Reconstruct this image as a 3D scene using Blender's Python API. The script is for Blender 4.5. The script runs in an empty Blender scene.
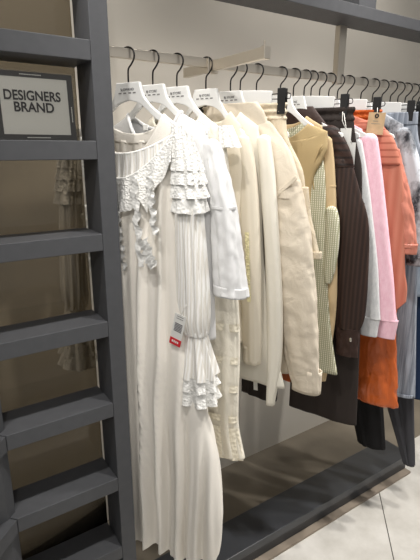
import bpy, bmesh, math, random
from mathutils import Vector, Matrix, noise
sc = bpy.context.scene
COL = sc.collection
PI = math.pi
rad = math.radians
rnd = random.Random(7)

# ------------------------------------------------------------------ helpers
def link(name, V, F, mat=None, parent=None, smooth=True, bevel=0.0, seg=2, solid=0.0):
    me = bpy.data.meshes.new(name)
    me.from_pydata([tuple(v) for v in V], [], F)
    bm = bmesh.new(); bm.from_mesh(me)
    bmesh.ops.recalc_face_normals(bm, faces=bm.faces)
    bm.to_mesh(me); bm.free()
    if smooth:
        for p in me.polygons: p.use_smooth = True
    o = bpy.data.objects.new(name, me); COL.objects.link(o)
    if mat: me.materials.append(mat)
    if parent: o.parent = parent
    if bevel:
        m = o.modifiers.new('bevel', 'BEVEL'); m.width = bevel; m.segments = seg; m.limit_method = 'ANGLE'; m.angle_limit = rad(35)
        for p in me.polygons: p.use_smooth = False
    if solid:
        m = o.modifiers.new('cloth', 'SOLIDIFY'); m.thickness = solid; m.offset = 0
    return o

def box(x0, x1, y0, y1, z0, z1):
    V = [(x, y, z) for z in (z0, z1) for y in (y0, y1) for x in (x0, x1)]
    F = [(0, 2, 3, 1), (4, 5, 7, 6), (0, 1, 5, 4), (2, 6, 7, 3), (0, 4, 6, 2), (1, 3, 7, 5)]
    return V, F

def join(*parts):
    V, F = [], []
    for v, f in parts:
        b = len(V); V += list(v); F += [tuple(i + b for i in q) for q in f]
    return V, F

def prism(poly, lo, hi, axis='z'):
    n = len(poly); V = []
    for h in (lo, hi):
        for a, b in poly:
            V.append((a, b, h) if axis == 'z' else ((h, a, b) if axis == 'x' else (a, h, b)))
    F = [tuple(range(n)), tuple(range(n, 2 * n))] + [(i, (i + 1) % n, n + (i + 1) % n, n + i) for i in range(n)]
    return V, F

def wire(P, r, n=8):
    P = [Vector(p) for p in P]; V, F = [], []
    for i, p in enumerate(P):
        t = (P[min(i + 1, len(P) - 1)] - P[max(i - 1, 0)]).normalized()
        a = t.cross(Vector((1, 0, 0)))
        if a.length < .1: a = t.cross(Vector((0, 1, 0)))
        a.normalize(); b = t.cross(a)
        for k in range(n):
            q = 2 * PI * k / n
            V.append(p + a * math.cos(q) * r + b * math.sin(q) * r)
    for i in range(len(P) - 1):
        for k in range(n):
            F.append((i * n + k, i * n + (k + 1) % n, (i + 1) * n + (k + 1) % n, (i + 1) * n + k))
    F += [tuple(range(n)), tuple(range((len(P) - 1) * n, len(P) * n))]
    return V, F

def spline(rows, n):
    """smooth interpolation of tuples of numbers"""
    m = len(rows); out = []
    for i in range(n + 1):
        t = i / n * (m - 1); k = min(int(t), m - 2); f = t - k
        p0, p1, p2, p3 = rows[max(k - 1, 0)], rows[k], rows[k + 1], rows[min(k + 2, m - 1)]
        out.append(tuple(.5 * (2 * b + (c - a) * f + (2 * a - 5 * b + 4 * c - d) * f * f + (3 * b - a - 3 * c + d) * f ** 3)
                         for a, b, c, d in zip(p0, p1, p2, p3)))
    return out

def loft(rings, cap0=False, cap1=False):
    n = len(rings[0]); V = [p for r in rings for p in r]; F = []
    for i in range(len(rings) - 1):
        for k in range(n):
            F.append((i * n + k, i * n + (k + 1) % n, (i + 1) * n + (k + 1) % n, (i + 1) * n + k))
    if cap0: F.append(tuple(range(n)))
    if cap1: F.append(tuple(range((len(rings) - 1) * n, len(rings) * n)))
    return V, F

def empty(name, loc, rz, label, cat, group=None):
    o = bpy.data.objects.new(name, None); COL.objects.link(o)
    o.empty_display_size = .05
    o.location = loc; o.rotation_euler = (0, 0, rz)
    o['label'] = label; o['category'] = cat
    if group: o['group'] = group
    return o

def tag(o, label=None, cat=None, group=None, kind=None):
    if label: o['label'] = label
    if cat: o['category'] = cat
    if group: o['group'] = group
    if kind: o['kind'] = kind
    return o

# ------------------------------------------------------------------ materials
def lin(c):
    return tuple((v / 255 / 12.92) if v / 255 <= .04045 else ((v / 255 + .055) / 1.055) ** 2.4 for v in c) + (1,)

def new_mat(name):
    m = bpy.data.materials.new(name); m.use_nodes = True
    nt = m.node_tree
    return m, nt, nt.nodes['Principled BSDF']

def N(nt, t, **kw):
    n = nt.nodes.new(t)
    for k, v in kw.items():
        if k in n.inputs.keys(): n.inputs[k].default_value = v
        else: setattr(n, k, v)
    return n

def plain(name, c, rough=.5, metal=0., bump=0., bscale=60, spec=.5, vary=0.0, vscale=4):
    m, nt, b = new_mat(name)
    b.inputs['Base Color'].default_value = lin(c); b.inputs['Roughness'].default_value = rough
    b.inputs['Metallic'].default_value = metal; b.inputs['Specular IOR Level'].default_value = spec
    tc = N(nt, 'ShaderNodeTexCoord')
    if vary:
        n = N(nt, 'ShaderNodeTexNoise', Scale=vscale, Detail=5.0)
        nt.links.new(tc.outputs['Object'], n.inputs['Vector'])
        r = N(nt, 'ShaderNodeValToRGB')
        r.color_ramp.elements[0].position = .3; r.color_ramp.elements[1].position = .7
        r.color_ramp.elements[0].color = lin([max(0, v * (1 - vary)) for v in c])
        r.color_ramp.elements[1].color = lin([min(255, v * (1 + vary)) for v in c])
        nt.links.new(n.outputs['Fac'], r.inputs['Fac']); nt.links.new(r.outputs['Color'], b.inputs['Base Color'])
    if bump:
        n = N(nt, 'ShaderNodeTexNoise', Scale=bscale, Detail=4.0)
        nt.links.new(tc.outputs['Object'], n.inputs['Vector'])
        bp = N(nt, 'ShaderNodeBump', Strength=bump, Distance=.002)
        nt.links.new(n.outputs['Fac'], bp.inputs['Height']); nt.links.new(bp.outputs['Normal'], b.inputs['Normal'])
    return m

def cloth(name, c, rough=.9, wrinkle=.35, wscale=14, weave=.25, weave_scale=420, sheen=.0, stretch=(1, 1, .45), c2=None, spec=.25, sss=0.0, cscale=6):
    """woven or knitted cloth: broad creases and a fine weave as bump, optional two-tone mottle"""
    m, nt, b = new_mat(name)
    b.inputs['Roughness'].default_value = rough; b.inputs['Specular IOR Level'].default_value = spec
    b.inputs['Base Color'].default_value = lin(c)
    b.inputs['Sheen Weight'].default_value = sheen
    tc = N(nt, 'ShaderNodeTexCoord')
    mp = N(nt, 'ShaderNodeMapping'); mp.inputs['Scale'].default_value = stretch
    nt.links.new(tc.outputs['Object'], mp.inputs['Vector'])
    w = N(nt, 'ShaderNodeTexNoise', Scale=wscale, Detail=3.0, Distortion=.6)
    nt.links.new(mp.outputs['Vector'], w.inputs['Vector'])
    b1 = N(nt, 'ShaderNodeBump', Strength=wrinkle, Distance=.012)
    nt.links.new(w.outputs['Fac'], b1.inputs['Height'])
    f = N(nt, 'ShaderNodeTexNoise', Scale=weave_scale, Detail=2.0)
    nt.links.new(tc.outputs['Object'], f.inputs['Vector'])
    b2 = N(nt, 'ShaderNodeBump', Strength=weave, Distance=.002)
    nt.links.new(f.outputs['Fac'], b2.inputs['Height']); nt.links.new(b1.outputs['Normal'], b2.inputs['Normal'])
    nt.links.new(b2.outputs['Normal'], b.inputs['Normal'])
    if c2:
        n = N(nt, 'ShaderNodeTexNoise', Scale=cscale, Detail=6.0, Roughness=.65)
        nt.links.new(mp.outputs['Vector'], n.inputs['Vector'])
        r = N(nt, 'ShaderNodeValToRGB')
        r.color_ramp.elements[0].position = .4; r.color_ramp.elements[1].position = .6
        r.color_ramp.elements[0].color = lin(c); r.color_ramp.elements[1].color = lin(c2)
        nt.links.new(n.outputs['Fac'], r.inputs['Fac']); nt.links.new(r.outputs['Color'], b.inputs['Base Color'])
    return m

def striped(name, c, c2, freq, axis='y', width=.5, rough=.8, soft=.15, second=None, wrinkle=.3, spec=.3, jitter=0.0):
    """cloth with regular lines; second = (axis, freq, colour) adds crossing lines"""
    m = cloth(name, c, rough=rough, wrinkle=wrinkle, spec=spec)
    nt = m.node_tree; b = nt.nodes['Principled BSDF']
    tc = N(nt, 'ShaderNodeTexCoord'); sx = N(nt, 'ShaderNodeSeparateXYZ')
    nt.links.new(tc.outputs['Object'], sx.inputs['Vector'])
    nz = N(nt, 'ShaderNodeTexNoise', Scale=14.0, Detail=3.0)
    nt.links.new(tc.outputs['Object'], nz.inputs['Vector'])
    def band(ax, fr, wd):
        mu = N(nt, 'ShaderNodeMath', operation='MULTIPLY'); mu.inputs[1].default_value = fr
        nt.links.new(sx.outputs[ax.upper()], mu.inputs[0])
        ad = N(nt, 'ShaderNodeMath', operation='MULTIPLY_ADD'); ad.inputs[1].default_value = jitter
        nt.links.new(nz.outputs['Fac'], ad.inputs[0]); nt.links.new(mu.outputs[0], ad.inputs[2])
        fr_ = N(nt, 'ShaderNodeMath', operation='PINGPONG'); fr_.inputs[1].default_value = 1.0
        nt.links.new(ad.outputs[0], fr_.inputs[0])
        r = N(nt, 'ShaderNodeMapRange'); r.inputs['From Min'].default_value = wd - soft; r.inputs['From Max'].default_value = wd + soft
        nt.links.new(fr_.outputs[0], r.inputs['Value'])
        return r.outputs['Result']
    mx = N(nt, 'ShaderNodeMix', data_type='RGBA'); mx.inputs['A'].default_value = lin(c); mx.inputs['B'].default_value = lin(c2)
    nt.links.new(band(axis, freq, width), mx.inputs['Factor']); out = mx.outputs['Result']
    if second:
        a2, f2, c3, w2 = second
        m2 = N(nt, 'ShaderNodeMix', data_type='RGBA'); m2.inputs['B'].default_value = lin(c3)
        nt.links.new(out, m2.inputs['A']); nt.links.new(band(a2, f2, w2), m2.inputs['Factor']); out = m2.outputs['Result']
    nt.links.new(out, b.inputs['Base Color'])
    return m

def lace(name, c, holes=.35, scale=150, bump=.8):
    m, nt, b = new_mat(name)
    b.inputs['Base Color'].default_value = lin(c); b.inputs['Roughness'].default_value = .9; b.inputs['Specular IOR Level'].default_value = .2
    tc = N(nt, 'ShaderNodeTexCoord')
    v = N(nt, 'ShaderNodeTexVoronoi', Scale=scale)
    nt.links.new(tc.outputs['Object'], v.inputs['Vector'])
    n = N(nt, 'ShaderNodeTexNoise', Scale=scale * .35, Detail=3.0)
    nt.links.new(tc.outputs['Object'], n.inputs['Vector'])
    bp = N(nt, 'ShaderNodeBump', Strength=bump, Distance=.004)
    nt.links.new(v.outputs['Distance'], bp.inputs['Height']); nt.links.new(bp.outputs['Normal'], b.inputs['Normal'])
    mu = N(nt, 'ShaderNodeMath', operation='MULTIPLY')
    nt.links.new(v.outputs['Distance'], mu.inputs[0]); nt.links.new(n.outputs['Fac'], mu.inputs[1])
    r = N(nt, 'ShaderNodeMapRange'); r.inputs['From Min'].default_value = .62 - holes; r.inputs['From Max'].default_value = .72 - holes
    r.inputs['To Min'].default_value = 1; r.inputs['To Max'].default_value = .12
    nt.links.new(mu.outputs[0], r.inputs['Value']); nt.links.new(r.outputs['Result'], b.inputs['Alpha'])
    return m

M = {}
M['steel'] = plain('charcoal powder coated steel', (79, 80, 83), .55, 0, .2, 500, .4, .03, 40)
M['plinth'] = plain('black satin sheet steel', (52, 54, 58), .32, 0, .05, 200, .5)
M['nickel'] = plain('brushed nickel', (206, 198, 185), .36, .92, .05, 300)
M['hook'] = plain('black wire', (24, 20, 19), .4, .3)
M['hanger'] = plain('white painted wood', (236, 236, 234), .45, 0, .05, 90)
M['clip'] = plain('black rubber clip', (16, 16, 17), .5)
M['print'] = plain('dark print', (50, 48, 52), .8)
M['greyprint'] = plain('grey print', (130, 128, 128), .8)
M['card'] = plain('white card', (232, 231, 226), .7)
M['kraft'] = plain('kraft card', (206, 176, 138), .8, vary=.04, vscale=60)
M['red'] = plain('red print', (214, 40, 52), .6)
M['barcode'] = plain('grey barcode print', (120, 118, 122), .7)
M['string'] = plain('white cord', (230, 228, 222), .8)
M['metalbtn'] = plain('polished metal button', (220, 216, 208), .2, 1.0)
M['signframe'] = plain('dark grey printed border', (62, 60, 60), .35)
M['paper'] = plain('white sign paper', (226, 224, 218), .5)
M['ink'] = plain('black sign ink', (48, 44, 46), .6)

M['white_dress'] = cloth('off white gauze', (238, 233, 224), .95, .35, 12, .3, 500, stretch=(1, 1, .18))
M['white_lace'] = lace('white cotton lace', (240, 239, 235), .13, 170, .6)
M['white_eyelet'] = lace('white eyelet lace', (242, 241, 237), .05, 120, .5)
M['lace_cord'] = plain('white crochet edge', (246, 245, 241), .9, bump=.6, bscale=300)
M['pleat_white'] = striped('white crinkled voile', (247, 246, 243), (228, 224, 216), 260, 'y', .45, .9, .3, jitter=3.0)
M['tee'] = cloth('white cotton jersey', (230, 230, 230), .9, .5, 16)
M['ivory_lace'] = lace('ivory embroidered cotton', (236, 228, 208), .14, 90, .7)
M['ivory_dress'] = cloth('ivory crinkle cotton', (236, 230, 215), .9, .6, 30, .5, 260)
M['cream'] = cloth('cream cotton', (222, 213, 195), .9, .35, 10)
M['cream_trim'] = lace('pale yellow lace', (238, 230, 186), .2, 150)
M['offwhite_knit'] = cloth('off white fine knit', (232, 227, 214), .95, .25, 10, .35, 500)
M['smock'] = cloth('ecru crinkled cotton', (216, 203, 180), .9, .6, 45, .4, 300)
M['beige'] = cloth('beige washed twill', (212, 200, 181), .9, .5, 22, .3, 420, stretch=(1, 1, .8), c2=(218, 207, 189))
M['khaki'] = cloth('khaki cotton twill', (188, 166, 124), .85, .35, 14)
M['tan'] = cloth('tan cotton', (204, 180, 142), .9, .25, 10)
M['gingham'] = striped('sage gingham', (236, 234, 216), (162, 162, 130), 300, 'y', .5, .9, .3, ('z', 300, (176, 174, 146), .62), jitter=1.5)
M['choco'] = cloth('chocolate crinkled twill', (54, 36, 30), .6, .6, 26, .3, 300, spec=.4)
M['choco_stripe'] = striped('chocolate satin stripe', (40, 26, 21), (58, 40, 33), 150, 'y', .55, .6, .3, spec=.4)
M['espresso'] = cloth('espresso soft twill', (52, 45, 42), .75, .35, 14)
M['grey_knit'] = cloth('light grey marl fleece', (208, 209, 210), .95, .2, 10, .5, 380, c2=(222, 222, 222), cscale=120)
M['pink_knit'] = cloth('pale pink fleece', (240, 192, 206), .95, .2, 10, .5, 380, c2=(246, 204, 216), cscale=100)
M['rust'] = cloth('rust satin', (200, 96, 38), .36, .8, 24, .15, 300, spec=.6)
M['rust_smock'] = cloth('rust smocked satin', (200, 96, 38), .45, 1.0, 70, .3, 300)
M['coral'] = striped('coral pleated twill', (202, 130, 108), (190, 114, 93), 70, 'y', .5, .75, .4)
M['coral_satin'] = cloth('coral satin', (206, 130, 110), .4, .8, 26, .1, 300, spec=.6)
M['black_cloth'] = cloth('black twill', (18, 17, 18), .8, .3, 12)
M['tiedye'] = cloth('black and white marbled cotton', (58, 60, 66), .85, .4, 16, .2, 300, c2=(214, 220, 228), cscale=13, stretch=(1, 1, .7))
M['grey_denim'] = cloth('washed grey denim', (122, 129, 140), .85, .35, 14, .3, 300, c2=(168, 175, 186), cscale=90, stretch=(1, 1, .035))
M['charcoal'] = cloth('charcoal wool', (66, 66, 70), .8, .3, 10)
M['light_denim'] = cloth('pale blue marbled denim', (156, 172, 192), .85, .4, 14, .3, 300, c2=(204, 214, 226), cscale=14)
M['navy_denim'] = cloth('navy denim', (42, 60, 92), .85, .4, 14)

M['choco_rib'] = striped('chocolate pleated satin', (54, 36, 30), (24, 15, 12), 95, 'z', .72, .5, .25)
M['coral_rib'] = striped('coral pleated yoke', (204, 128, 106), (160, 86, 68), 95, 'z', .78, .6, .2)

# ------------------------------------------------------------------ the setting
def wall_mat():
    m = plain('warm grey plaster', (205, 199, 188), .85, 0, .12, 30, .2, .02, 2.0)
    return m
def floor_mat():
    m, nt, b = new_mat('pale stone tiles laid on the diagonal')
    b.inputs['Roughness'].default_value = .5; b.inputs['Specular IOR Level'].default_value = .3
    tc = N(nt, 'ShaderNodeTexCoord')
    mp = N(nt, 'ShaderNodeMapping'); mp.inputs['Rotation'].default_value = (0, 0, rad(-45))
    mp.inputs['Location'].default_value = (.3, -.389, 0)
    nt.links.new(tc.outputs['Object'], mp.inputs['Vector'])
    br = N(nt, 'ShaderNodeTexBrick', Scale=1.0); br.offset = .5
    br.inputs['Brick Width'].default_value = 2.4; br.inputs['Row Height'].default_value = .8
    br.inputs['Mortar Size'].default_value = .0022
    nt.links.new(mp.outputs['Vector'], br.inputs['Vector'])
    n = N(nt, 'ShaderNodeTexNoise', Scale=5.0, Detail=7.0, Roughness=.62)
    nt.links.new(tc.outputs['Object'], n.inputs['Vector'])
    r = N(nt, 'ShaderNodeValToRGB')
    r.color_ramp.elements[0].position = .32; r.color_ramp.elements[1].position = .68
    r.color_ramp.elements[0].color = lin((184, 180, 172)); r.color_ramp.elements[1].color = lin((214, 211, 205))
    nt.links.new(n.outputs['Fac'], r.inputs['Fac'])
    nt.links.new(r.outputs['Color'], br.inputs['Color1']); nt.links.new(r.outputs['Color'], br.inputs['Color2'])
    br.inputs['Mortar'].default_value = lin((78, 72, 66))
    nt.links.new(br.outputs['Color'], b.inputs['Base Color'])
    return m
tag(link('floor', *box(-3, 6, -3, 1.575, -.05, 0), floor_mat(), smooth=False), kind='structure')
tag(link('wall_back', *box(-3, 6, 1.575, 1.7, -.05, 3.2), wall_mat(), smooth=False), kind='structure')
tag(link('floor_recess', *box(-1, 6, 1.2, 1.575, -.01, .002), plain('grey brown screed', (118, 110, 97), .7, 0, .1, 40, .3, .08, 5), smooth=False), kind='structure')

# ------------------------------------------------------------------ clothing rack built into a steel frame
YR, ZR = 1.15, 1.745
rack = empty('clothing_rack', (1.4, 1.1, 0), 0, 'built-in charcoal steel clothes rack with nickel rail and low black base against the wall', 'clothing rack')
def rp(name, vf, m, **kw):
    o = link(name, *vf, m, rack, smooth=False, **kw)
    o.matrix_parent_inverse = Matrix.Translation((-1.4, -1.1, 0))
    return o
rp('upright', box(.395, .438, 1.05, 1.15, 0, 2.6), M['steel'], bevel=.0015)
rp('top_beam', box(.438, 4.2, 1.05, 1.157, 1.886, 1.92), M['steel'], bevel=.0015)
rp('top_post', box(1.265, 1.345, 1.07, 1.15, 1.92, 2.6), M['steel'], bevel=.0015)
b_ = rp('base', join(box(.438, 1.86, 1.060, 1.206, .066, .1), box(.438, 1.86, 1.072, 1.2, .012, .068)), M['plinth'], bevel=.002)
rp('base_kick', box(.438, 1.86, 1.043, 1.2, 0, .011), plain('taupe base strip', (140, 128, 114), .6))
rp('hanging_rail', box(.438, 4.2, YR - .006, YR + .006, 1.716, 1.7395), M['nickel'], bevel=.0012)
ns = rp('rail_support', box(1.266, 1.298, YR - .011, YR + .011, 1.712, 1.887), M['nickel'], bevel=.0015)
rp('rail_support', box(2.462, 2.502, YR - .011, YR + .011, 1.708, 1.887), M['nickel'], bevel=.0015)
arm = rp('faceout_arm', box(.764, .779, .925, 1.285, 1.707, 1.733), M['nickel'], bevel=.0012)
rp('arm_bracket', box(.757, .790, 1.139, 1.161, 1.703, 1.7405), M['nickel'], bevel=.0015)
cp = rp('arm_end_cap', join(box(.7625, .7805, .911, .925, 1.7055, 1.7345), box(.766, .770, .915, .919, 1.734, 1.746)), M['nickel'], bevel=.001)

# ------------------------------------------------------------------ shelf unit at the left, tinted back, sign
SH = [1.727, 1.520, 1.308, 1.086, .857, .622, .387, .152]
unit = empty('display_shelf', (.26, 1.1, 0), 0, 'narrow charcoal steel ladder shelf with tinted glass back left of the clothes', 'shelf')
def up(name, vf, m, par=None, **kw):
    o = link(name, *vf, m, par or unit, smooth=False, **kw)
    if not par: o.matrix_parent_inverse = Matrix.Translation((-.26, -1.1, 0))
    return o
for z in SH + [1.955]:
    up('shelf', prism([(.13, 1.05), (.3945, 1.05), (.3945, 1.163), (.10, 1.163), (.085, 1.095)], z - .041, z), M['steel'], bevel=.0015)
up('corner_post', prism([(.132, 1.08), (.132, 1.16), (.05, 1.16), (.075, 1.05), (.11, 1.058)], 0, 2.6), M['steel'], bevel=.002)
def tint():
    m = bpy.data.materials.new('bronze tinted glass'); m.use_nodes = True; nt = m.node_tree
    nt.nodes.clear()
    out = N(nt, 'ShaderNodeOutputMaterial'); t = N(nt, 'ShaderNodeBsdfTransparent'); t.inputs['Color'].default_value = (.54, .505, .445, 1)
    g = N(nt, 'ShaderNodeBsdfGlossy', Roughness=.06); fr = N(nt, 'ShaderNodeFresnel', IOR=1.45)
    mx = N(nt, 'ShaderNodeMixShader')
    nt.links.new(fr.outputs[0], mx.inputs[0]); nt.links.new(t.outputs[0], mx.inputs[1]); nt.links.new(g.outputs[0], mx.inputs[2])
    nt.links.new(mx.outputs[0], out.inputs[0])
    return m
M['tint'] = tint()
bp_ = up('back_panel', box(.05, .396, 1.166, 1.170, 0.002, 2.6), M['tint'])
tag(bp_, 'bronze tinted glass back panel')

unit2 = empty('display_shelf', (0, .95, 0), 0, 'angled charcoal steel shelf turning towards the viewer at the bottom left corner', 'shelf')
for z in SH + [1.955]:
    o = link('shelf', *prism([(.128, 1.048), (-.32, .60), (-.40, .68), (.05, 1.128)], z - .041, z), M['steel'], unit2, smooth=False, bevel=.0015)
    o.matrix_parent_inverse = Matrix.Translation((0, -.95, 0))
o = link('end_post', *prism([(-.32, .60), (-.35, .57), (-.43, .65), (-.40, .68)], 0, 2.6), M['steel'], unit2, smooth=False, bevel=.002)
o.matrix_parent_inverse = Matrix.Translation((0, -.95, 0))

def text_mesh(s, size, mat, parent, name, loc, rot, extrude=.0004, align='CENTER', sx=1.0, weight=0.0):
    cu = bpy.data.curves.new(name, 'FONT'); cu.body = s; cu.size = size; cu.extrude = extrude
    cu.align_x = align; cu.align_y = 'CENTER'; cu.offset = weight
    t = bpy.data.objects.new(name, cu); COL.objects.link(t)
    bpy.context.view_layer.update()
    me = bpy.data.meshes.new_from_object(t)
    COL.objects.unlink(t); bpy.data.objects.remove(t)
    me.name = name; me.materials.clear(); me.materials.append(mat)
    o = bpy.data.objects.new(name, me); COL.objects.link(o); o.parent = parent
    o.location = loc; o.rotation_euler = rot; o.scale = (sx, 1, 1)
    return o

sw, sh_ = .166, .139
sign = empty('acrylic_sign', (.2805, 1.090, 1.5205), 0, 'clear framed white sign reading DESIGNERS BRAND standing on the second shelf', 'sign')
sign.rotation_euler = (rad(-3), 0, 0)
link('frame_border', *join(box(-sw/2, sw/2, 0, .006, 0, .012), box(-sw/2, sw/2, 0, .006, sh_-.011, sh_), box(-sw/2, -sw/2+.012, 0, .006, .012, sh_-.011), box(sw/2-.012, sw/2, 0, .006, .012, sh_-.011)), M['signframe'], sign, smooth=False)
link('paper', *box(-sw/2+.011, sw/2-.011, .001, .005, .011, sh_-.010), M['paper'], sign, smooth=False)
def acrylic():
    m = bpy.data.materials.new('clear acrylic'); m.use_nodes = True; nt = m.node_tree; nt.nodes.clear()
    out = N(nt, 'ShaderNodeOutputMaterial'); t = N(nt, 'ShaderNodeBsdfTransparent'); t.inputs['Color'].default_value = (.97, .97, .96, 1)
    g = N(nt, 'ShaderNodeBsdfGlossy', Roughness=.03); fr = N(nt, 'ShaderNodeFresnel', IOR=1.4); mx = N(nt, 'ShaderNodeMixShader')
    nt.links.new(fr.outputs[0], mx.inputs[0]); nt.links.new(t.outputs[0], mx.inputs[1]); nt.links.new(g.outputs[0], mx.inputs[2])
    nt.links.new(mx.outputs[0], out.inputs[0]); return m
M['acrylic'] = acrylic()
link('acrylic_cover', *box(-sw/2-.003, sw/2+.004, -.004, -.0015, -.0, sh_+.002), M['acrylic'], sign, smooth=False)
text_mesh('DESIGNERS', .0275, M['ink'], sign, 'lettering', (-.005, -.0003, .0905), (rad(90), 0, 0), sx=.86, weight=.0006)
text_mesh('BRAND', .0275, M['ink'], sign, 'lettering', (-.004, -.0003, .067), (rad(90), 0, 0), sx=.92, weight=.0006)
for zz, xx, ww in ((.0055, 0, .05), (sh_-.0055, -.005, .045)):
    link('small_print', *join(*[box(xx - ww/2 + k*ww/14, xx - ww/2 + (k+.75)*ww/14, -.0006, 0, zz-.0009, zz+.0009) for k in range(14)]), M['card'], sign, smooth=False)
for xx in (sw/2-.006,):
    link('small_print', *join(*[box(xx-.0009, xx+.0009, -.0006, 0, .04+k*.0033, .0425+k*.0033) for k in range(10)]), M['card'], sign, smooth=False)

# ------------------------------------------------------------------ hangers
# local frame of everything hung on the rail: -y is the near end, +x runs along the rail, z is world height
PHI = rad(24)
def P(u, v, z): return (v, -u, z)

def hook_part(parent, lean=0.0):
    pts = [(0, 1.655), (0, 1.680), (.002, 1.694), (.011, 1.703), (.0185, 1.713), (.0215, 1.724), (.018, 1.7345), (.010, 1.7405), (0, 1.7425), (-.009, 1.740), (-.0135, 1.734), (-.0145, 1.728)]
    pts = spline(pts, 34)
    link('hook', *wire([P(u, lean * (z - 1.745), z) for u, z in pts], .0022, 8), M['hook'], parent)

def wood_outline():
    half_top = spline([(.036, 1.662), (.040, 1.647), (.047, 1.628), (.066, 1.607), (.096, 1.585), (.135, 1.563), (.166, 1.548)], 22)
    half_bot = spline([(.168, 1.538), (.155, 1.535), (.125, 1.549), (.085, 1.573), (.055, 1.597), (.03, 1.613), (0.0, 1.620)], 22)
    right = half_top + half_bot
    left = [(-u, z) for u, z in reversed(right[:-1])]
    return right + left

def wood_hanger(x, label, rz=PHI, writing=None, y=YR, span=1.0):
    t = empty('clothes_hanger', (x, y, 0), rz, label, 'hanger', 'white hangers on the rail')
    link('body', *prism([(-(u if abs(u) < .05 else math.copysign(.05 + (abs(u) - .05) * span, u)), z) for u, z in wood_outline()], -.0055, .0055, 'x'), M['hanger'], t, smooth=False, bevel=.002, seg=3)
    hook_part(t)
    if writing:
        text_mesh(writing, .0085, M['print'], t, 'lettering', (-.0058, .001, 1.645), (rad(90), 0, rad(-90)), extrude=.0003)
        link('small_print', *join(*[box(-.0061, -.0055, -u-.0045, -u+.0045, 1.6355, 1.6385) for u in (-.024, -.009, .007, .021)]), M['greyprint'], t, smooth=False)
    return t

def clip_hanger(x, label, rz=PHI, y=YR):
    t = empty('clothes_hanger', (x, y, 0), rz, label, 'hanger', 'white clip hangers on the rail')
    o = [(0, 1.6645), (.03, 1.6642), (.065, 1.662), (.1015, 1.6585), (.1015, 1.6255), (.065, 1.6262), (.03, 1.6268), (0, 1.627)]
    out = o + [(-u, z) for u, z in reversed(o[1:-1])]
    link('body', *prism([(-u, z) for u, z in out], -.0055, .0055, 'x'), M['hanger'], t, smooth=False, bevel=.002, seg=3)
    hook_part(t)
    for s in (1, -1):
        link('clip_rod', *wire([P(s * u, 0, z) for u, z in [(.10, 1.650), (.15, 1.651), (.156, 1.649), (.158, 1.643), (.156, 1.637), (.15, 1.636), (.10, 1.637)]], .0014, 6), M['hook'], t)
        c = link('clip', *join(box(-.010, -.004, -s*.133-.0115, -s*.133+.0115, 1.596, 1.664), box(.004, .010, -s*.133-.0115, -s*.133+.0115, 1.596, 1.664), box(-.008, .008, -s*.133-.0115, -s*.133+.0115, 1.640, 1.662)), M['clip'], t, smooth=False, bevel=.0015)
    return t

# ------------------------------------------------------------------ garments
def ell(th, hu, hv, eu=.85, ev=.75):
    c, s = math.cos(th), math.sin(th)
    return math.copysign(abs(c) ** eu, c) * hu, math.copysign(abs(s) ** ev, s) * hv

def fold(th, q, z, seed, nf, drift=1.2):
    a = math.sin(nf * th + seed * 1.7 + drift * math.sin(2.2 * q + seed))
    b = math.sin((nf * 2 + 1) * th + seed * 3.1 - 1.1 * q)
    n = noise.noise(Vector((math.cos(th) * 3 + seed, math.sin(th) * 3, z * 5)))
    return .62 * a + .25 * b + .6 * n

def shell(rows, seed=0, nf=5, amp=.006, neck=None, n=84, lv=46, top_amp=.16, hem_wave=0.0, drift=1.2, fold_u=0.0):
    """hanging tube of cloth. rows: (z, u_far, u_near, half_depth, v). neck: (half_width, half_depth, z, dip)"""
    rings = []
    R = spline(rows, lv)
    z0 = R[0][0]; z1 = R[-1][0]
    if neck:
        nw, nd, nz, dip = neck
        zf, uf, un, t, v = R[0]
        uc, hw = (uf + un) / 2, (un - uf) / 2
        for i in range(9):
            s = i / 9
            ring = []
            for k in range(n):
                th = 2 * PI * k / n
                a, b = ell(th, nw + (hw - nw) * s, nd + (t - nd) * s ** .6)
                c2 = math.cos(th) ** 2
                fr = 1 if math.sin(th) < 0 else .45          # the front (-x side) dips lower than the back
                zside = nz + (z0 + .018 - nz) * (s ** .92)
                zend = min(z0 - .02, nz - dip * fr - .012)
                zfront = nz - dip * fr + (zend - nz + dip * fr) * s
                zz = zside * c2 + zfront * (1 - c2)
                ring.append(P(uc * s + a, v * s + b, zz))
            rings.append(ring)
    drop_f = max(0, R[0][0] - .02 - (neck[2] - neck[3] - .012)) if neck else 0
    for i, (z, uf, un, t, v) in enumerate(R):
        q = i / lv
        uc, hw = (uf + un) / 2, (un - uf) / 2
        A = amp * (top_amp + (1 - top_amp) * q ** .8)
        ring = []
        for k in range(n):
            th = 2 * PI * k / n
            a, b = ell(th, hw, t)
            f = fold(th, q, z, seed, nf, drift) * A
            if fold_u:
                uu = uc + a + .012 * noise.noise(Vector((seed, z * 4, a * 9)))
                ph = seed if math.sin(th) < 0 else seed + 2.1
                f = A * (.62 * math.sin(fold_u * uu + ph) + .35 * math.sin(fold_u * 1.83 * uu + 2 * ph) + .5 * noise.noise(Vector((uu * 26, ph, z * 3))))
                f *= .35 + .65 * abs(math.sin(th))
            zz = z
            if neck and i < 6: zz += .018 * (math.cos(th) ** 2) * (1 - i / 6) - .02 * (math.sin(th) ** 2) * (1 - i / 6) * (1 if i == 0 else .6)
            if neck and i < 12 and math.sin(th) < 0: zz -= drop_f * math.sin(th) ** 2 * (1 - i / 12)
            if hem_wave and q > .8: zz += hem_wave * (q - .8) * 5 * math.sin(nf * th + seed) * .5
            ring.append(P(uc + a + .45 * f * math.cos(th), v + b + f * math.copysign(abs(math.sin(th)) ** .5, math.sin(th)), zz))
        rings.append(ring)
    return loft(rings)

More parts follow.
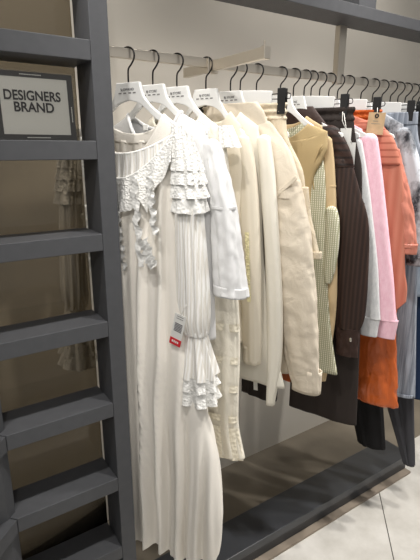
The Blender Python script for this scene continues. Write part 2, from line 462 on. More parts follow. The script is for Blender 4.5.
def tube(rows, seed=0, nf=3, amp=.004, n=44, lv=40, cap=True, creases=0.0, ca=None):
    """sleeve or leg. rows: (z, u, v, half_u, half_v)"""
    R = spline(rows, lv); rings = []
    if cap:
        z, u, v, a, b = R[0]
        for s, dz in ((.05, .55), (.4, .5), (.72, .33), (.92, .13)):
            rings.append([P(u + a * s * math.cos(2*PI*k/n), v + b * s * math.sin(2*PI*k/n), z + dz * min(a, .03)) for k in range(n)])
    for i, (z, u, v, a, b) in enumerate(R):
        q = i / lv; ring = []
        A = amp * (.25 + .75 * q)
        for k in range(n):
            th = 2 * PI * k / n
            x, y = ell(th, a, b, .9, .85)
            f = fold(th, q, z, seed, nf) * A
            if creases:
                f += creases * (1.3 * noise.noise(Vector((z * 24 + 1.5 * math.sin(th), 1.4 * math.cos(th) + seed, 1.4 * math.sin(th)))) + .7 * noise.noise(Vector((z * 52, 2.2 * math.cos(th) + seed, 2.2 * math.sin(th)))))
            ring.append(P(u + x + f * math.cos(th), v + y + f * math.sin(th), z))
        rings.append(ring)
    return loft(rings, cap0=cap)

def band(z0, z1, u, v, a, b, n=44, flare=1.0, amp=0.0, nf=5, seed=0, rows=6, tilt=0.0):
    rings = []
    for i in range(rows + 1):
        q = i / rows; k_ = 1 + (flare - 1) * q
        ring = []
        for k in range(n):
            th = 2*PI*k/n
            x, y = ell(th, a * k_, b * k_, .9, .85)
            f = amp * (.2 + .8 * q) * (math.sin(nf*th + seed) + .5*math.sin((nf*2-1)*th + 2*seed))
            ring.append(P(u + x + f*math.cos(th) + tilt*q, v + y + f*math.sin(th), z0 + (z1 - z0)*q + .3*f*q))
        rings.append(ring)
    return loft(rings)

def ribbon(pts, width_dir, w, waves=0, amp=0.0):
    """lace strip: pts centre line (u,v,z), wd = (du,dv,dz) half-width vector"""
    V, F = [], []; m = 7
    for i, (u, v, z) in enumerate(pts):
        for j in range(m):
            s = j / (m - 1) * 2 - 1
            wv = amp * math.sin(waves * i / len(pts) * 2 * PI + s * 1.4)
            V.append(P(u + width_dir[0]*w*s, v + width_dir[1]*w*s + wv, z + width_dir[2]*w*s))
    for i in range(len(pts) - 1):
        for j in range(m - 1):
            F.append((i*m+j, i*m+j+1, (i+1)*m+j+1, (i+1)*m+j))
    return V, F

def garment(name, x, base, label, cat, rz=PHI, group=None):
    t = empty(name, (x, YR, base), rz, label, cat, group)
    def part(pname, vf, mat, solid=.0016, par=None, plabel=None):
        V, F = vf
        o = link(pname, [(a, b, c - base) for a, b, c in V], F, M[mat], par or t, solid=solid)
        if plabel: o['label'] = plabel
        return o
    return t, part

# (1) long white lace dress ------------------------------------------------------------
DPH = rad(27)
wood_hanger(.525, 'white wooden hanger holding the long lace dress, nearest the shelf', DPH, 'SLOWAND')
t, part = garment('lace_dress', .525, .33, 'long off-white dress with tiered lace sleeves and ruffled neckline, hanging nearest the shelf', 'dress', DPH)
part('body', shell([(1.535, -.152, .150, .016, .002), (1.48, -.165, .160, .024, -.002), (1.36, -.165, .150, .034, -.008), (1.2, -.155, .150, .044, -.014), (1.0, -.145, .180, .048, -.018),
      (.75, -.125, .250, .052, -.020), (.55, -.11, .285, .052, -.024), (.42, -.10, .283, .052, -.025), (.335, -.09, .268, .052, -.026)], 1.0, 8, .026, (.105, .02, 1.585, .098), n=220, lv=90, hem_wave=.02, fold_u=118), 'white_dress')
def neckline(u, drop):   # front neckline curve
    return 1.53 - drop + (u / .14) ** 2 * drop
for nm, d0, vv in (('neck_trim', .055, -.046), ('yoke_trim', .115, -.060)):
    pts = [(u, vv + .035 * (abs(u) / .15) ** 2, 1.545 - d0 + d0 * .95 * (abs(u) / .15) ** 2) for u in [-.145 + .29 * i / 40 for i in range(41)]]
    part(nm, wire([P(*p) for p in pts], .0035, 8), 'lace_cord', 0)
# ruffled yoke: gathered curtain that hangs from the yoke trim
def frill(u0, u1, drop0, fall, vtop, seed, nu=70, nz=14, wave=.010, nw=9, ragged=.02):
    V, F = [], []
    for i in range(nu + 1):
        u = u0 + (u1 - u0) * i / nu
        zt = 1.545 - drop0 + drop0 * .95 * (abs(u) / .15) ** 2
        vt = vtop + .035 * (abs(u) / .15) ** 2
        f_ = fall + ragged * (math.sin(u * 75 + seed) + .6 * math.sin(u * 143 + 2 * seed))
        for j in range(nz + 1):
            q = j / nz
            V.append(P(u + .004 * q * math.sin(u * 180 + seed), vt - .004 - (.2 + .8 * q) * wave * (1 + math.sin(nw * (u - u0) / (u1 - u0) * 2 * PI + seed + q)), zt - f_ * q))
    m = nz + 1
    for i in range(nu):
        for j in range(nz):
            F.append((i*m+j, i*m+j+1, (i+1)*m+j+1, (i+1)*m+j))
    return V, F
part('yoke', frill(-.15, .15, .055, .075, -.044, 3.0, wave=.004, nw=14, ragged=.0), 'pleat_white', 0)
part('yoke_ruffle', frill(-.15, .15, .115, .085, -.060, 1.0, wave=.008, nw=7, ragged=.022), 'white_lace', 0)
for u, z0, z1, w in ((-.055, 1.36, 1.22, .013), (.012, 1.35, 1.20, .006), (.062, 1.44, 1.215, .010), (-.11, 1.36, 1.18, .013), (.105, 1.44, 1.30, .009)):
    part('lace_strip', ribbon([(u + .012 * (i / 24) + .004 * math.sin(i * .9), -.084 + .012 * abs(u) / .1 - .004 * math.sin(i * 1.7), z0 + (z1 - z0) * i / 24) for i in range(25)], (1, 0, 0), w, 7, .004), 'white_eyelet', 0)
for k, (z0, z1) in enumerate(((1.30, 1.245),)):
    part('lace_strip', ribbon([(.085 + .03 * i / 12, -.078, 1.285 - .07 * i / 12 - .004 * math.sin(i)) for i in range(13)], (.8, 0, .5), .016, 5, .006), 'white_eyelet', 0)
for s in (1, -1):
    uo = lambda u: s * u - (.04 if s < 0 else 0)          # the far sleeve hangs a little wider
    part('sleeve', tube([(1.47, uo(.165), -.006, .030, .026), (1.38, uo(.176), -.008, .033, .030), (1.22, uo(.187), -.010, .038, .033), (1.09, uo(.192), -.012, .040, .034), (1.035, uo(.197), -.012, .030, .026)], 5 + s, 11, .0065, n=110, lv=60), 'pleat_white')
    # tiers of the shoulder
    for k, (zt, u, a, b) in enumerate(((1.556, .148, .014, .018), (1.532, .158, .024, .026), (1.502, .164, .030, .030), (1.470, .169, .034, .032), (1.438, .172, .036, .034))):
        part('sleeve_tier', band(zt, zt - .05, uo(u), -.006, a, b, 90, 1.24, .0045, 9, k + s, 8, tilt=s * .008), 'white_lace', 0)
    part('sleeve_tier', band(1.405, 1.352, uo(.178), -.008, .034, .034, 90, 1.2, .007, 5, 2.2 + s, 8, tilt=s*.004), 'white_eyelet', 0)
    part('cuff_gather', band(1.045, 1.032, uo(.197), -.012, .031, .027, 60, .98, .0015, 15), 'lace_cord')
    for k, (zt, zb, a, fl) in enumerate(((1.036, .915, .029, 1.75), (.922, .882, .050, 1.08), (.888, .842, .052, 1.10))):
        part('cuff_ruffle', band(zt, zb, uo(.196), -.012, a, a * .82, 120, fl, .009, 7, 1.3 + s, 10, tilt=s*.006), 'white_lace' if k else 'pleat_white', 0)
part('neck_label', ribbon([(.03 + .016 * i / 6, .012, 1.555) for i in range(7)], (0, 0, 1), .008), 'lace_cord', .001)

# (2) white tee ------------------------------------------------------------
wood_hanger(.593, 'white wooden hanger second from the shelf, wearing the plain white tee', PHI, 'BJ STORE')
t, part = garment('tee_shirt', .593, 1.0, 'plain white drop-shoulder tee with elbow-length sleeve, next to the lace dress', 'tee')
part('body', shell([(1.535, -.165, .165, .014, 0), (1.46, -.18, .178, .022, 0), (1.3, -.185, .185, .026, 0), (1.15, -.185, .185, .028, 0), (1.0, -.19, .19, .028, 0)], 2.2, 5, .008, (.085, .02, 1.592, .09)), 'tee')
part('neck_rib', wire([P(.088 * math.cos(a), .021 * math.sin(a), 1.592 - (.09 if math.sin(a) < 0 else .04) * math.sin(a) ** 2) for a in [2*PI*i/48 for i in range(49)]], .0055, 8), 'tee', 0)
for s in (1, -1):
    part('sleeve', tube([(1.515, s*.178, 0, .020, .018), (1.45, s*.194, 0, .026, .021), (1.34, s*.217, 0, .034, .024), (1.22, s*.228, 0, .042, .026), (1.135, s*.236, 0, .046, .027)], 3 + s, 4, .008, n=70, lv=60, creases=.003), 'tee')
    part('shoulder_seam', band(1.365, 1.358, s*.212, 0, .0345, .0250, 50), 'tee')
    part('sleeve_hem', band(1.160, 1.132, s*.235, 0, .0470, .0275, 50), 'tee')

# (3) ivory lace dress ------------------------------------------------------------
wood_hanger(.664, 'white wooden hanger third from the shelf, holding the ivory embroidered dress', PHI, 'BJ STORE', span=.85)
t, part = garment('embroidered_dress', .664, .60, 'long ivory dress with lace cap sleeve and frayed embroidered hem, behind the white tee', 'dress')
part('body', shell([(1.53, -.15, .145, .013, 0), (1.45, -.16, .16, .018, 0), (1.25, -.17, .176, .022, 0), (1.0, -.18, .198, .024, 0), (.8, -.18, .198, .026, 0), (.7, -.18, .200, .027, 0), (.60, -.2, .222, .029, 0)], 4.4, 9, .010, (.08, .02, 1.592, .06), n=120, lv=70), 'ivory_dress')
for z in (1.03, .93, .84, .74):
    part('embroidered_band', band(z, z - .022, .009, 0, .192, .031, 120, 1.0, .004, 9, 4.4), 'ivory_lace', 0)
part('hem_ruffle', band(.70, .595, .01, 0, .193, .030, 140, 1.09, .004, 14, 2, 8), 'ivory_lace', 0)
for s in (1, -1):
    part('cap_sleeve', band(1.560, 1.506, s*.150, 0, .020, .012, 70, 1.55, .003, 8, s, 8, tilt=s*.014), 'white_lace', 0)

# (4) cream blouse ------------------------------------------------------------
wood_hanger(.756, 'white wooden hanger fourth from the shelf, below the nickel arm', PHI, 'BJ STORE', span=.62)
t, part = garment('blouse', .756, .9, 'warm cream long-sleeved blouse with pale yellow lace down its sleeve', 'blouse')
part('body', shell([(1.545, -.12, .112, .014, 0), (1.46, -.145, .135, .024, -.002), (1.3, -.15, .125, .028, -.004), (1.1, -.155, .13, .030, -.004), (.94, -.16, .14, .030, -.002)], 6.1, 5, .010, (.08, .02, 1.60, .06)), 'cream')
for s in (1, -1):
    part('sleeve', tube([(1.53, s*.118, .002, .018, .014), (1.45, s*.132, .002, .024, .02), (1.29, s*.146, .002, .027, .024), (1.1, s*.155, .002, .028, .024), (.96, s*.160, .002, .028, .022), (.885, s*.162, .002, .025, .018)], 4 + s, 2, .004), 'cream')
    part('cuff', band(.935, .878, s*.162, .002, .0265, .020, 50, .98, .001), 'cream')
    part('lace_trim', ribbon([(s*(.150 + .012 * i / 24), -.026, 1.28 - .20 * i / 24) for i in range(25)], (1, 0, 0), .006, 8, .002), 'cream_trim', 0)

# (5) off-white knit ------------------------------------------------------------
t, part = garment('cardigan', .80, .77, 'off-white fine knit cardigan with long narrow sleeve, between cream blouse and beige jacket', 'cardigan')
part('body', shell([(1.545, -.12, .125, .010, 0), (1.46, -.14, .145, .013, 0), (1.25, -.15, .150, .014, 0), (1.0, -.16, .185, .015, 0), (.80, -.18, .240, .015, 0)], 3.3, 5, .004, (.07, .012, 1.600, .05)), 'offwhite_knit')
for s in (1, -1):
    part('sleeve', tube([(1.53, s*.146, -.004, .018, .012), (1.42, s*.162, -.006, .022, .015), (1.25, s*.182, -.007, .021, .016), (1.05, s*.199, -.007, .022, .016), (.88, s*.204, -.007, .019, .014), (.735, s*.196, -.007, .011, .010)], 7 + s, 2, .003), 'offwhite_knit')
wood_hanger(.84, 'white wooden hanger fifth from the shelf, holding the beige jacket', PHI, 'BJ STORE', span=.7)

# clip-hung trousers and shorts ------------------------------------------------------------
def trousers(name, x, hem, label, cat, mat, waist=.155, near=(.012, .26), far=(-.26, -.012), hipw=.185, crotch=1.33, t=.011, legt=.014, waist_mat=None, seed=1.0, amp=.004, smock=0, creases=0.0, cuff=None, top=1.626):
    tt, part = garment(name, x, hem, label, cat)
    part('seat', shell([(top - .035, -waist, waist, t, 0), (1.53, -waist - .012, waist + .012, t + .001, 0), (1.44, -hipw, hipw, t + .002, 0), (crotch - .02, -hipw - .005, hipw + .012, t + .002, 0)], seed, 6, amp, lv=24), mat)
    zz = crotch
    for nm, (a0, a1) in (('near', near), ('far', far)):
        sgn = 1 if nm == 'near' else -1
        hu = (hipw + .012) / 2 + .004
        c0 = sgn * (hu - .002); c1 = (a0 + a1) / 2; h1 = (a1 - a0) / 2
        rows = [(zz + .04, c0, 0, hu, legt * .9)] + [(zz + (hem - zz) * q, c0 + (c1 - c0) * q, 0, hu + (h1 - hu) * q ** .6, legt) for q in (.25, .5, .75, 1.0)]
        part('leg', tube(rows, seed + sgn, 3, amp * 1.2, n=60, lv=46, cap=False, creases=creases), mat)
        if cuff: part('hem_band', band(hem + cuff, hem - .001, c1, 0, h1 + .001, legt + .0035, 60, 1.0, amp * .2, 3), mat)
    wb = waist_mat or mat
    if smock:
        rings = []
        for i in range(25):
            q = i / 24; z = top - .055 * q
            rings.append([P(ell(2*PI*k/120, waist + .003*math.sin(q*PI*2*smock) + .0012*math.sin(40*2*PI*k/120), 1)[0], ell(2*PI*k/120, 1, t + .0025*math.sin(q*PI*2*smock) + .0016*math.sin(37*2*PI*k/120 + 9*q))[1], z) for k in range(120)])
        part('waistband', loft(rings), wb)
    else:
        part('waistband', shell([(top, -waist, waist, t + .002, 0), (top - .02, -waist - .001, waist + .001, t + .003, 0), (top - .042, -waist - .002, waist + .002, t + .003, 0)], seed, 5, .001, lv=8), wb)
    return tt, part

clip_hanger(.875, 'white clip hanger with black clips, the first, holding the ecru shorts')
t, part = trousers('shorts', .875, 1.20, 'ecru crinkled shorts with gathered elastic waist held by black clips', 'shorts', 'smock', .145, (.03, .272), (-.272, -.03), .205, 1.36, .011, .014, seed=2.5, amp=.006, smock=3, cuff=.02)

# (7) beige jacket ------------------------------------------------------------
wood_hanger(.935, 'white wooden hanger mostly hidden behind the ecru shorts waistband', PHI, span=.5)
t, part = garment('jacket', .84, .83, 'beige washed cotton jacket with wide creased sleeve and buttoned cuff', 'jacket')
part('body', shell([(1.53, -.14, .140, .012, .004), (1.43, -.16, .170, .018, .004), (1.2, -.17, .180, .019, .004), (1.0, -.175, .195, .020, .004), (.83, -.18, .215, .020, .004)], 8, 5, .005, (.075, .018, 1.60, .05)), 'beige')
part('collar', shell([(1.628, -.07, .088, .010, -.004), (1.60, -.08, .11, .014, -.005), (1.565, -.09, .125, .016, -.005)], 1, 3, .002, lv=10), 'beige')
for s in (1, -1):
    part('shoulder', tube([(1.565, s*.098, -.003, .040, .014), (1.50, s*.145, -.004, .046, .020), (1.42, s*.172, -.005, .053, .023), (1.37, s*.182, -.005, .056, .024)], 2 + s, 2, .003), 'beige')
    part('sleeve', tube([(1.42, s*.172, -.005, .052, .022), (1.3, s*.197, -.005, .062, .025), (1.15, s*.217, -.005, .067, .025), (1.0, s*.241, -.005, .063, .024), (.88, s*.264, -.005, .053, .022), (.80, s*.280, -.004, .042, .020)], 9 + s, 2, .006, n=70, lv=90, creases=.0026), 'beige')
    part('cuff', band(.868, .793, s*.279, -.004, .0445, .0225, 60, .97, .0012, 4), 'beige')
    part('seam_tab', ribbon([(s*(.160 + .066 * i / 16), -.031, 1.372 + .058 * i / 16) for i in range(17)], (-.5, 0, .85), .006, 0, 0), 'beige', .002)

# (8) khaki vest, gingham dress on the same hanger ------------------------------------------------------------
wood_hanger(1.029, 'white wooden hanger showing its curved arm just right of the ecru waistband', PHI, span=.92)
t, part = garment('vest', 1.029, 1.10, 'khaki sleeveless vest with stitched armhole, right of the beige jacket', 'vest')
part('body', shell([(1.535, -.16, .158, .014, -.005), (1.505, -.165, .162, .018, -.006), (1.47, -.155, .150, .020, -.006), (1.40, -.14, .122, .022, -.006), (1.25, -.14, .122, .022, -.006), (1.10, -.15, .13, .022, -.006)], 5.5, 4, .004, (.098, .016, 1.578, .05)), 'khaki')
for s in (1, -1):
    part('armhole_edge', wire([P(s*(.150 - .030 * math.sin(PI * i / 20) ** .8 + .004), -.026 + .03 * (i/20), 1.515 - .19 * i / 20) for i in range(21)], .0022, 6), 'khaki', 0)
t, part = garment('gingham_dress', 1.029, .775, 'sage green gingham dress with side pocket, worn under the khaki vest', 'dress')
part('body', shell([(1.53, -.13, .125, .008, .002), (1.45, -.155, .152, .015, .004), (1.3, -.165, .168, .017, .004), (1.1, -.18, .185, .018, .004), (.95, -.19, .205, .018, .004), (.78, -.21, .240, .019, .004)], 9.1, 6, .006, (.08, .012, 1.585, .05), n=110), 'gingham')
part('pocket', tube([(1.325, .185, .004, .016, .012), (1.29, .190, .004, .021, .015), (1.22, .193, .004, .022, .016), (1.14, .191, .004, .019, .014), (1.09, .188, .004, .010, .010)], 2, 2, .002), 'gingham')

t, part = garment('shirt', 1.055, .74, 'plain tan long-sleeved shirt between the gingham dress and the chocolate shirt', 'shirt')
part('body', shell([(1.552, -.12, .120, .009, 0), (1.46, -.14, .148, .012, 0), (1.25, -.15, .160, .013, 0), (1.0, -.155, .165, .013, 0), (.80, -.16, .165, .013, 0)], 6.6, 4, .003, (.07, .012, 1.600, .05)), 'tan')
for s in (1, -1):
    part('sleeve', tube([(1.53, s*.136, -.002, .018, .010), (1.44, s*.148, -.002, .022, .012), (1.25, s*.165, -.002, .026, .013), (1.02, s*.181, -.002, .026, .013), (.85, s*.178, -.002, .022, .012), (.738, s*.172, -.002, .018, .011)], 12 + s, 2, .002), 'tan')
    part('shoulder_seam', band(1.395, 1.390, s*.153, -.002, .0235, .0130, 40), 'tan')
wood_hanger(1.084, 'white wooden hanger with bare printed neck in front of the chocolate shirt collar', PHI, 'BJ STORE')

clip_hanger(1.130, 'white clip hanger with black clips, the second, holding the espresso trousers')
t, part = trousers('trousers', 1.130, .562, 'espresso brown wide-leg trousers with gathered waist, hem low above the base', 'trousers', 'espresso', .163, (.012, .262), (-.195, -.045), .20, 1.30, .013, .018, seed=4.5, amp=.006, smock=2)

# (10) chocolate shirt ------------------------------------------------------------
t, part = garment('shirt', 1.090, .92, 'chocolate brown striped shirt with ribbed shoulder and buttoned crinkled cuff', 'shirt')
part('body', shell([(1.545, -.13, .135, .009, 0), (1.46, -.15, .165, .013, 0), (1.3, -.16, .185, .015, 0), (1.1, -.165, .20, .015, 0), (.92, -.17, .21, .015, 0)], 2.9, 5, .003, (.07, .012, 1.600, .03)), 'choco_stripe')
part('collar', shell([(1.630, -.05, .062, .007, -.002), (1.61, -.06, .08, .011, -.003), (1.575, -.07, .11, .013, -.003)], 1, 3, .002, lv=10), 'choco')
for s in (1, -1):
    part('shoulder', tube([(1.558, s*.110, -.004, .042, .011), (1.50, s*.145, -.004, .044, .014), (1.45, s*.157, -.004, .046, .015)], 4 + s, 2, .002, creases=.002), 'choco_rib')
    part('sleeve', tube([(1.47, s*.155, -.005, .040, .014), (1.38, s*.175, -.005, .052, .016), (1.28, s*.202, -.005, .059, .017), (1.1, s*.216, -.005, .060, .017), (.98, s*.221, -.005, .056, .016), (.93, s*.224, -.005, .040, .015)], 15 + s, 4, .004, n=70), 'choco_stripe')
    cf = part('cuff', tube([(.935, s*.228, -.005, .037, .015), (.89, s*.229, -.005, .037, .016), (.837, s*.230, -.005, .036, .015)], 1, 3, .001, cap=False, creases=.003), 'choco')
    part('button', tube([(.906, s*.244, -.0228, .004, .002), (.900, s*.244, -.0234, .0045, .0025), (.894, s*.244, -.0228, .004, .002)], 1, 2, 0, n=12, lv=6), 'metalbtn', 0, par=cf)

# (11) grey and pink fleeces ------------------------------------------------------------
def fleece(x, label, mat, sl, hem, neck_z=1.605, seed=1.0, t=.013):
    bt = t
    t, part = garment('sweatshirt', x, hem, label, 'sweatshirt')
    part('body', shell([(1.545, -.135, .145, bt*.8, 0), (1.46, -.155, .17, bt, 0), (1.25, -.165, .19, bt, 0), (1.05, -.17, .20, bt, 0), (hem, -.175, .21, bt, 0)], seed, 4, .003, (.07, .012, neck_z, .03)), mat)
    part('neck_rib', wire([P(.07*math.cos(a), .014*math.sin(a), neck_z - (.03 if math.sin(a) < 0 else .014)*math.sin(a)**2) for a in [2*PI*i/40 for i in range(41)]], .006, 8), mat, 0)
    for s in (1, -1):
        part('sleeve', tube([(z, s*u, v, a, b) for z, u, v, a, b in sl], seed + s, 2, .003), mat)
        z, u, v, a, b = sl[-1]
        part('cuff', tube([(z + .006, s*u, v, a*1.02, b*1.0), (z - .012, s*(u + .002), v, a*.92, b*.92), (z - .035, s*(u + .003), v, a*.84, b*.86), (z - .062, s*(u + .003), v, a*.80, b*.82)], seed, 2, .0008, cap=False, lv=16), mat)
    return t, part
wood_hanger(1.161, 'white wooden hanger hidden inside the light grey sweatshirt', PHI)
fleece(1.165, 'light grey marl sweatshirt hanging between the chocolate shirt and the pink one', 'grey_knit', [(1.525, .148, -.001, .024, .010), (1.44, .163, -.002, .031, .013), (1.34, .180, -.002, .036, .014), (1.15, .215, -.002, .038, .014), (1.0, .236, -.002, .038, .013), (.955, .247, -.002, .034, .012)], .93, seed=3.7, t=.012)
wood_hanger(1.2, 'white wooden hanger hidden inside the pale pink sweatshirt', PHI)
fleece(1.203, 'pale pink fleece sweatshirt with ribbed cuff, in front of the rust trousers', 'pink_knit', [(1.535, .168, 0, .028, .011), (1.45, .184, -.001, .032, .013), (1.34, .200, -.001, .039, .015), (1.1, .245, -.001, .042, .015), (.98, .266, -.001, .042, .014), (.945, .281, -.001, .036, .013)], .95, seed=5.1, t=.013)

clip_hanger(1.285, 'white clip hanger with black clips, the third, holding the rust trousers')
t, part = trousers('trousers', 1.285, .590, 'shiny rust orange wide-leg trousers with gathered waist', 'trousers', 'rust', .148, (.150, .303), (-.24, -.05), .21, 1.30, .012, .022, waist_mat='rust_smock', seed=6.5, amp=.008, smock=3, creases=.006)

# (14) coral shirt ------------------------------------------------------------
wood_hanger(1.243, 'white wooden hanger hidden inside the coral shirt', PHI)
t, part = garment('shirt', 1.245, .90, 'coral shirt with pleated shoulder yoke, curved hem and satin sleeve', 'shirt')
def coral_body():
    V, F = shell([(1.555, -.15, .185, .009, 0), (1.50, -.17, .232, .013, 0), (1.42, -.18, .258, .015, 0), (1.3, -.185, .275, .016, 0), (1.15, -.19, .292, .016, 0), (1.02, -.19, .308, .016, 0), (.91, -.18, .31, .015, 0)], 1.4, 5, .004, (.075, .012, 1.612, .03), lv=60)
    out = []
    for (x, y, z) in V:                 # shirt-tail hem: rises towards the side seams
        if z < 1.1:
            k = (1.1 - z) / .19
            z += k * .11 * max(0, min(1, (abs(-y - .06) - .14) / .12)) ** 1.5
        out.append((x, y, z))
    return out, F
part('body', coral_body(), 'coral')
part('placket', ribbon([(.175 + .05 * i / 24, -.021, 1.48 - .52 * i / 24) for i in range(25)], (1, 0, 0), .010, 0, 0), 'coral', .003)
for s in (1, -1):
    part('yoke', tube([(1.575, s*.130, -.003, .050, .010), (1.54, s*.160, -.004, .055, .013), (1.50, s*.178, -.004, .057, .0145), (1.455, s*.187, -.003, .060, .0150)], 3 + s, 2, .001), 'coral_rib')
    part('sleeve', tube([(1.50, s*.205, .010, .030, .012), (1.42, s*.232, .012, .032, .014), (1.3, s*.266, .012, .036, .015), (1.19, s*.288, .012, .036, .014)], 6 + s, 3, .003, creases=.004), 'coral_satin')
    part('cuff', band(1.205, 1.170, s*.291, .012, .034, .015, 50, .95, .001), 'coral_satin')

wood_hanger(1.335, 'white wooden hanger between the rust trousers and the marbled shirt', PHI)
trousers('trousers', 1.335, .375, 'long black straight trousers whose hem shows below the rust trousers', 'trousers', 'black_cloth', .10, (.165, .25), (.15, .2), .10, 1.25, .008, .020, seed=7.2, amp=.004, top=1.575)

wood_hanger(1.405, 'white wooden hanger hidden inside the marbled shirt', PHI)
t, part = garment('shirt', 1.405, 1.0, 'black and white marbled shirt just right of the coral shirt', 'shirt')
part('body', shell([(1.565, -.13, .150, .012, 0), (1.46, -.16, .185, .018, 0), (1.25, -.17, .20, .02, 0), (1.0, -.18, .21, .02, 0)], 7.7, 4, .005, (.07, .014, 1.632, .02)), 'tiedye')
for s in (1, -1):
    part('sleeve', tube([(1.56, s*.155, -.002, .024, .014), (1.44, s*.190, -.002, .034, .019), (1.3, s*.222, -.002, .038, .021), (1.12, s*.248, -.002, .040, .021)], 8 + s, 3, .005), 'tiedye')
    part('cuff', band(1.14, 1.105, s*.248, -.002, .039, .021, 40, .98), 'tiedye')

clip_hanger(1.468, 'white clip hanger with black clips, the fourth, holding the grey jeans')
trousers('jeans', 1.468, .565, 'washed light grey jeans with vertical fading, right of the rust trousers', 'jeans', 'grey_denim', .158, (.165, .262), (-.24, -.06), .20, 1.28, .011, .024, seed=8.3, amp=.004, cuff=.012)

clip_hanger(1.52, 'white clip hanger right behind the grey jeans')
trousers('trousers', 1.52, .23, 'charcoal tapered trousers reaching lowest, beside the end of the base', 'trousers', 'charcoal', .15, (.232, .274), (.226, .268), .16, 1.25, .010, .013, seed=9.3, amp=.003)

wood_hanger(1.57, 'white wooden hanger inside the pale blue denim shirt', PHI)
t, part = garment('denim_shirt', 1.57, .95, 'pale blue marbled denim shirt at the right edge', 'shirt')
part('body', shell([(1.545, -.13, .135, .012, 0), (1.46, -.16, .165, .018, 0), (1.25, -.17, .18, .02, 0), (.95, -.18, .19, .02, 0)], 1.7, 4, .005, (.07, .014, 1.615, .03)), 'light_denim')
for s in (1, -1):
    part('sleeve', tube([(1.535, s*.145, 0, .022, .014), (1.44, s*.172, 0, .03, .018), (1.25, s*.205, 0, .036, .02), (1.0, s*.23, 0, .036, .02)], 18 + s, 3, .005), 'light_denim')
    part('cuff', band(1.02, .96, s*.231, 0, .036, .021, 40, .95), 'light_denim')

clip_hanger(1.615, 'white clip hanger nearly at the right edge, holding navy jeans')
trousers('jeans', 1.615, .50, 'dark navy jeans at the right edge behind the grey jeans', 'jeans', 'navy_denim', .155, (.14, .27), (-.24, -.06), .2, 1.28, .011, .020, seed=3.3, amp=.004)
wood_hanger(1.66, 'white wooden hanger at the far right end of the row', PHI)
t, part = garment('shirt', 1.66, .95, 'grey shirt at the far right end of the row', 'shirt')
part('body', shell([(1.545, -.13, .135, .012, 0), (1.46, -.16, .165, .018, 0), (1.25, -.17, .18, .02, 0), (.95, -.18, .19, .02, 0)], 2.7, 4, .005, (.07, .014, 1.62, .03)), 'grey_denim')
for s in (1, -1):
    part('sleeve', tube([(1.535, s*.145, 0, .022, .014), (1.44, s*.172, 0, .03, .018), (1.25, s*.205, 0, .036, .02), (1.0, s*.23, 0, .036, .02)], 28 + s, 3, .005), 'grey_denim')

for x, lab in ((1.705, 'white wooden hanger, second to last at the right edge'), (1.745, 'white wooden hanger, last at the right edge')):
    wood_hanger(x, lab, PHI)
fleece(1.707, 'dark charcoal sweatshirt, second to last at the right edge', 'charcoal', [(1.525, .148, -.001, .024, .010), (1.34, .180, -.002, .034, .013), (1.15, .21, -.002, .036, .013), (.955, .23, -.002, .032, .012)], .93, seed=2.7, t=.012)
fleece(1.747, 'light grey sweatshirt, last at the right edge', 'grey_knit', [(1.525, .148, -.001, .024, .010), (1.34, .180, -.002, .034, .013), (1.15, .21, -.002, .036, .013), (.955, .23, -.002, .032, .012)], .93, seed=6.7, t=.012)

# ------------------------------------------------------------------ swing tags
def card_tag(x, u, v, ztop, w, h, label, mat, rz=PHI, tilt=0.0, string=None, red=False, bars=False, hole=False):
    t = empty('price_tag', (x, YR, 0), rz, label, 'tag')
    ca, sa = math.cos(tilt), math.sin(tilt)
    def Q(a, b, off=0.0):
        return P(u + a * ca - b * sa, v + off, ztop + a * sa + b * ca)
    def plate(a0, a1, b0, b1, o0, o1):
        V = [Q(a, b, o) for o in (o0, o1) for b in (b0, b1) for a in (a0, a1)]
        return V, box(0, 1, 0, 1, 0, 1)[1]
    link('card', *plate(-w/2, w/2, -h, 0, 0, .0008), mat, t, smooth=False)
    if red: link('red_strip', *plate(-w/2, w/2, -h - .001, -h + .018, -.0006, .0012), M['red'], t, smooth=False)
    if red: link('small_print', *join(*[plate(-w*.3 + k*w*.16, -w*.3 + (k+.7)*w*.16, -h+.006, -h+.012, -.0009, -.0005) for k in range(4)]), M['card'], t, smooth=False)
    if bars: link('barcode', *join(*[plate(-w*.34, w*.34, -h*.32 - k*.0042, -h*.32 - k*.0042 + .0026, -.0006, -.0001) for k in range(6)]), M['barcode'], t, smooth=False)
    if bars: link('small_print', *join(*[plate(-w*.3, w*.3, -h*.08 - k*.006, -h*.08 - k*.006 + .0014, -.0006, -.0001) for k in range(2)]), M['greyprint'], t, smooth=False)
    if hole:
        link('eyelet', *wire([Q(.005*math.cos(a), -.010 + .005*math.sin(a), -.001) for a in [2*PI*i/16 for i in range(17)]], .0018, 6), M['print'], t)
        link('small_print', *join(plate(-w*.18, w*.12, -h*.40, -h*.40+.0016, -.0006, -.0001), plate(-w*.28, w*.26, -h*.52, -h*.52+.0012, -.0006, -.0001)), M['greyprint'], t, smooth=False)
    if string:
        link('cord', *wire([Q(0, -.004)] + [P(*p) for p in string], .0011, 6), M['string'], t)
    return t
card_tag(.525, .182, -.060, 1.098, .034, .088, 'white barcode price tag with red end on the lace dress sleeve', M['card'], DPH, rad(-14), [(.190, -.050, 1.12), (.195, -.045, 1.13)], True, True)
card_tag(1.130, .150, -.0225, 1.564, .034, .06, 'white card tag on a cord from the espresso trousers waistband', M['card'], string=[(.136, -.02, 1.585), (.134, -.017, 1.612)])
card_tag(1.130, .172, -.0215, 1.522, .022, .10, 'longer white card tag tucked behind the first on the espresso trousers', M['card'], string=[(.150, -.019, 1.56), (.138, -.017, 1.608)])
card_tag(1.285, .152, -.0640, 1.613, .052, .066, 'kraft card tag with black eyelet on the rust trousers', M['kraft'], tilt=rad(-4), string=[(.150, -.060, 1.622), (.140, -.020, 1.630)], hole=True)
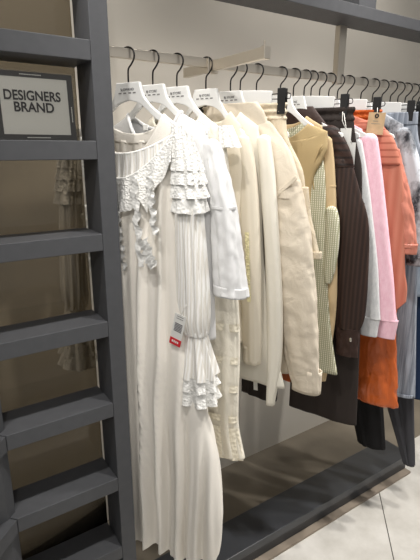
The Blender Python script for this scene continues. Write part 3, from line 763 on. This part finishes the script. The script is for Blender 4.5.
card_tag(.84, .112, -.02, .83, .014, .075, 'narrow white tag dangling below the cream blouse sleeve', M['card'], tilt=rad(4), string=[(.110, -.01, .86), (.108, -.004, .90)])

# ------------------------------------------------------------------ camera
f_px = 464.0
cam_d = bpy.data.cameras.new('camera'); cam = bpy.data.objects.new('camera', cam_d); COL.objects.link(cam)
cam_d.sensor_fit = 'VERTICAL'; cam_d.sensor_height = 24; cam_d.lens = 24 * f_px / 560
cam_d.clip_start = .01
cam.location = (0, 0, 1.5)
yaw = math.atan2(930 - 210, math.hypot(f_px, 130)); pitch = math.atan2(130, f_px)
d = Vector((math.cos(yaw) * math.cos(pitch), math.sin(yaw) * math.cos(pitch), -math.sin(pitch)))
cam.rotation_euler = d.to_track_quat('-Z', 'Y').to_euler()
sc.camera = cam

# ------------------------------------------------------------------ light
w = bpy.data.worlds.new('shop ambience'); sc.world = w; w.use_nodes = True
bg = w.node_tree.nodes['Background']; bg.inputs[0].default_value = (1.0, .98, .95, 1); bg.inputs[1].default_value = .34
def spot(x, y, z, tx, ty, tz, power, size=70, blend=.6, r=.04, c=(1, .965, .92)):
    l = bpy.data.lights.new('ceiling_or_fill_spot', 'SPOT'); l.energy = power; l.spot_size = rad(size); l.spot_blend = blend; l.shadow_soft_size = r; l.color = c
    o = bpy.data.objects.new('ceiling_or_fill_spot', l); COL.objects.link(o); o.location = (x, y, z)
    o.rotation_euler = (Vector((tx, ty, tz)) - o.location).to_track_quat('-Z', 'Y').to_euler()
    return o
spot(-.15, .42, 2.95, .45, 1.1, 1.0, 62, 60)
spot(.85, .40, 2.95, .95, 1.1, 1.0, 80, 60)
spot(1.75, .45, 2.95, 1.5, 1.1, .9, 105, 62)
spot(2.4, .1, 2.95, 1.9, .7, 0, 125, 70)
spot(.25, 1.22, 2.95, .25, 1.575, 1.9, 34, 80, .9)
spot(1.55, 1.22, 2.95, 1.6, 1.575, 1.9, 34, 80, .9)
spot(-.5, -1.0, 2.75, .25, 1.05, 1.45, 55, 34, .8)  # added fill spot from behind the camera, brightens the shaded sign
l = bpy.data.lights.new('left_fill', 'AREA'); l.energy = 16; l.size = .6; l.color = (1, .98, .95)  # added soft fill without a visible source, lifts left-facing cloth and far sleeve
o = bpy.data.objects.new('left_fill', l); COL.objects.link(o); o.location = (-.75, .75, 2.7)
o.rotation_euler = (Vector((.35, 1.25, 1.1)) - o.location).to_track_quat('-Z', 'Y').to_euler()

vs = sc.view_settings
vs.view_transform = 'Standard'; vs.look = 'None'; vs.gamma = 1; vs.exposure = 0.12; vs.use_curve_mapping = False
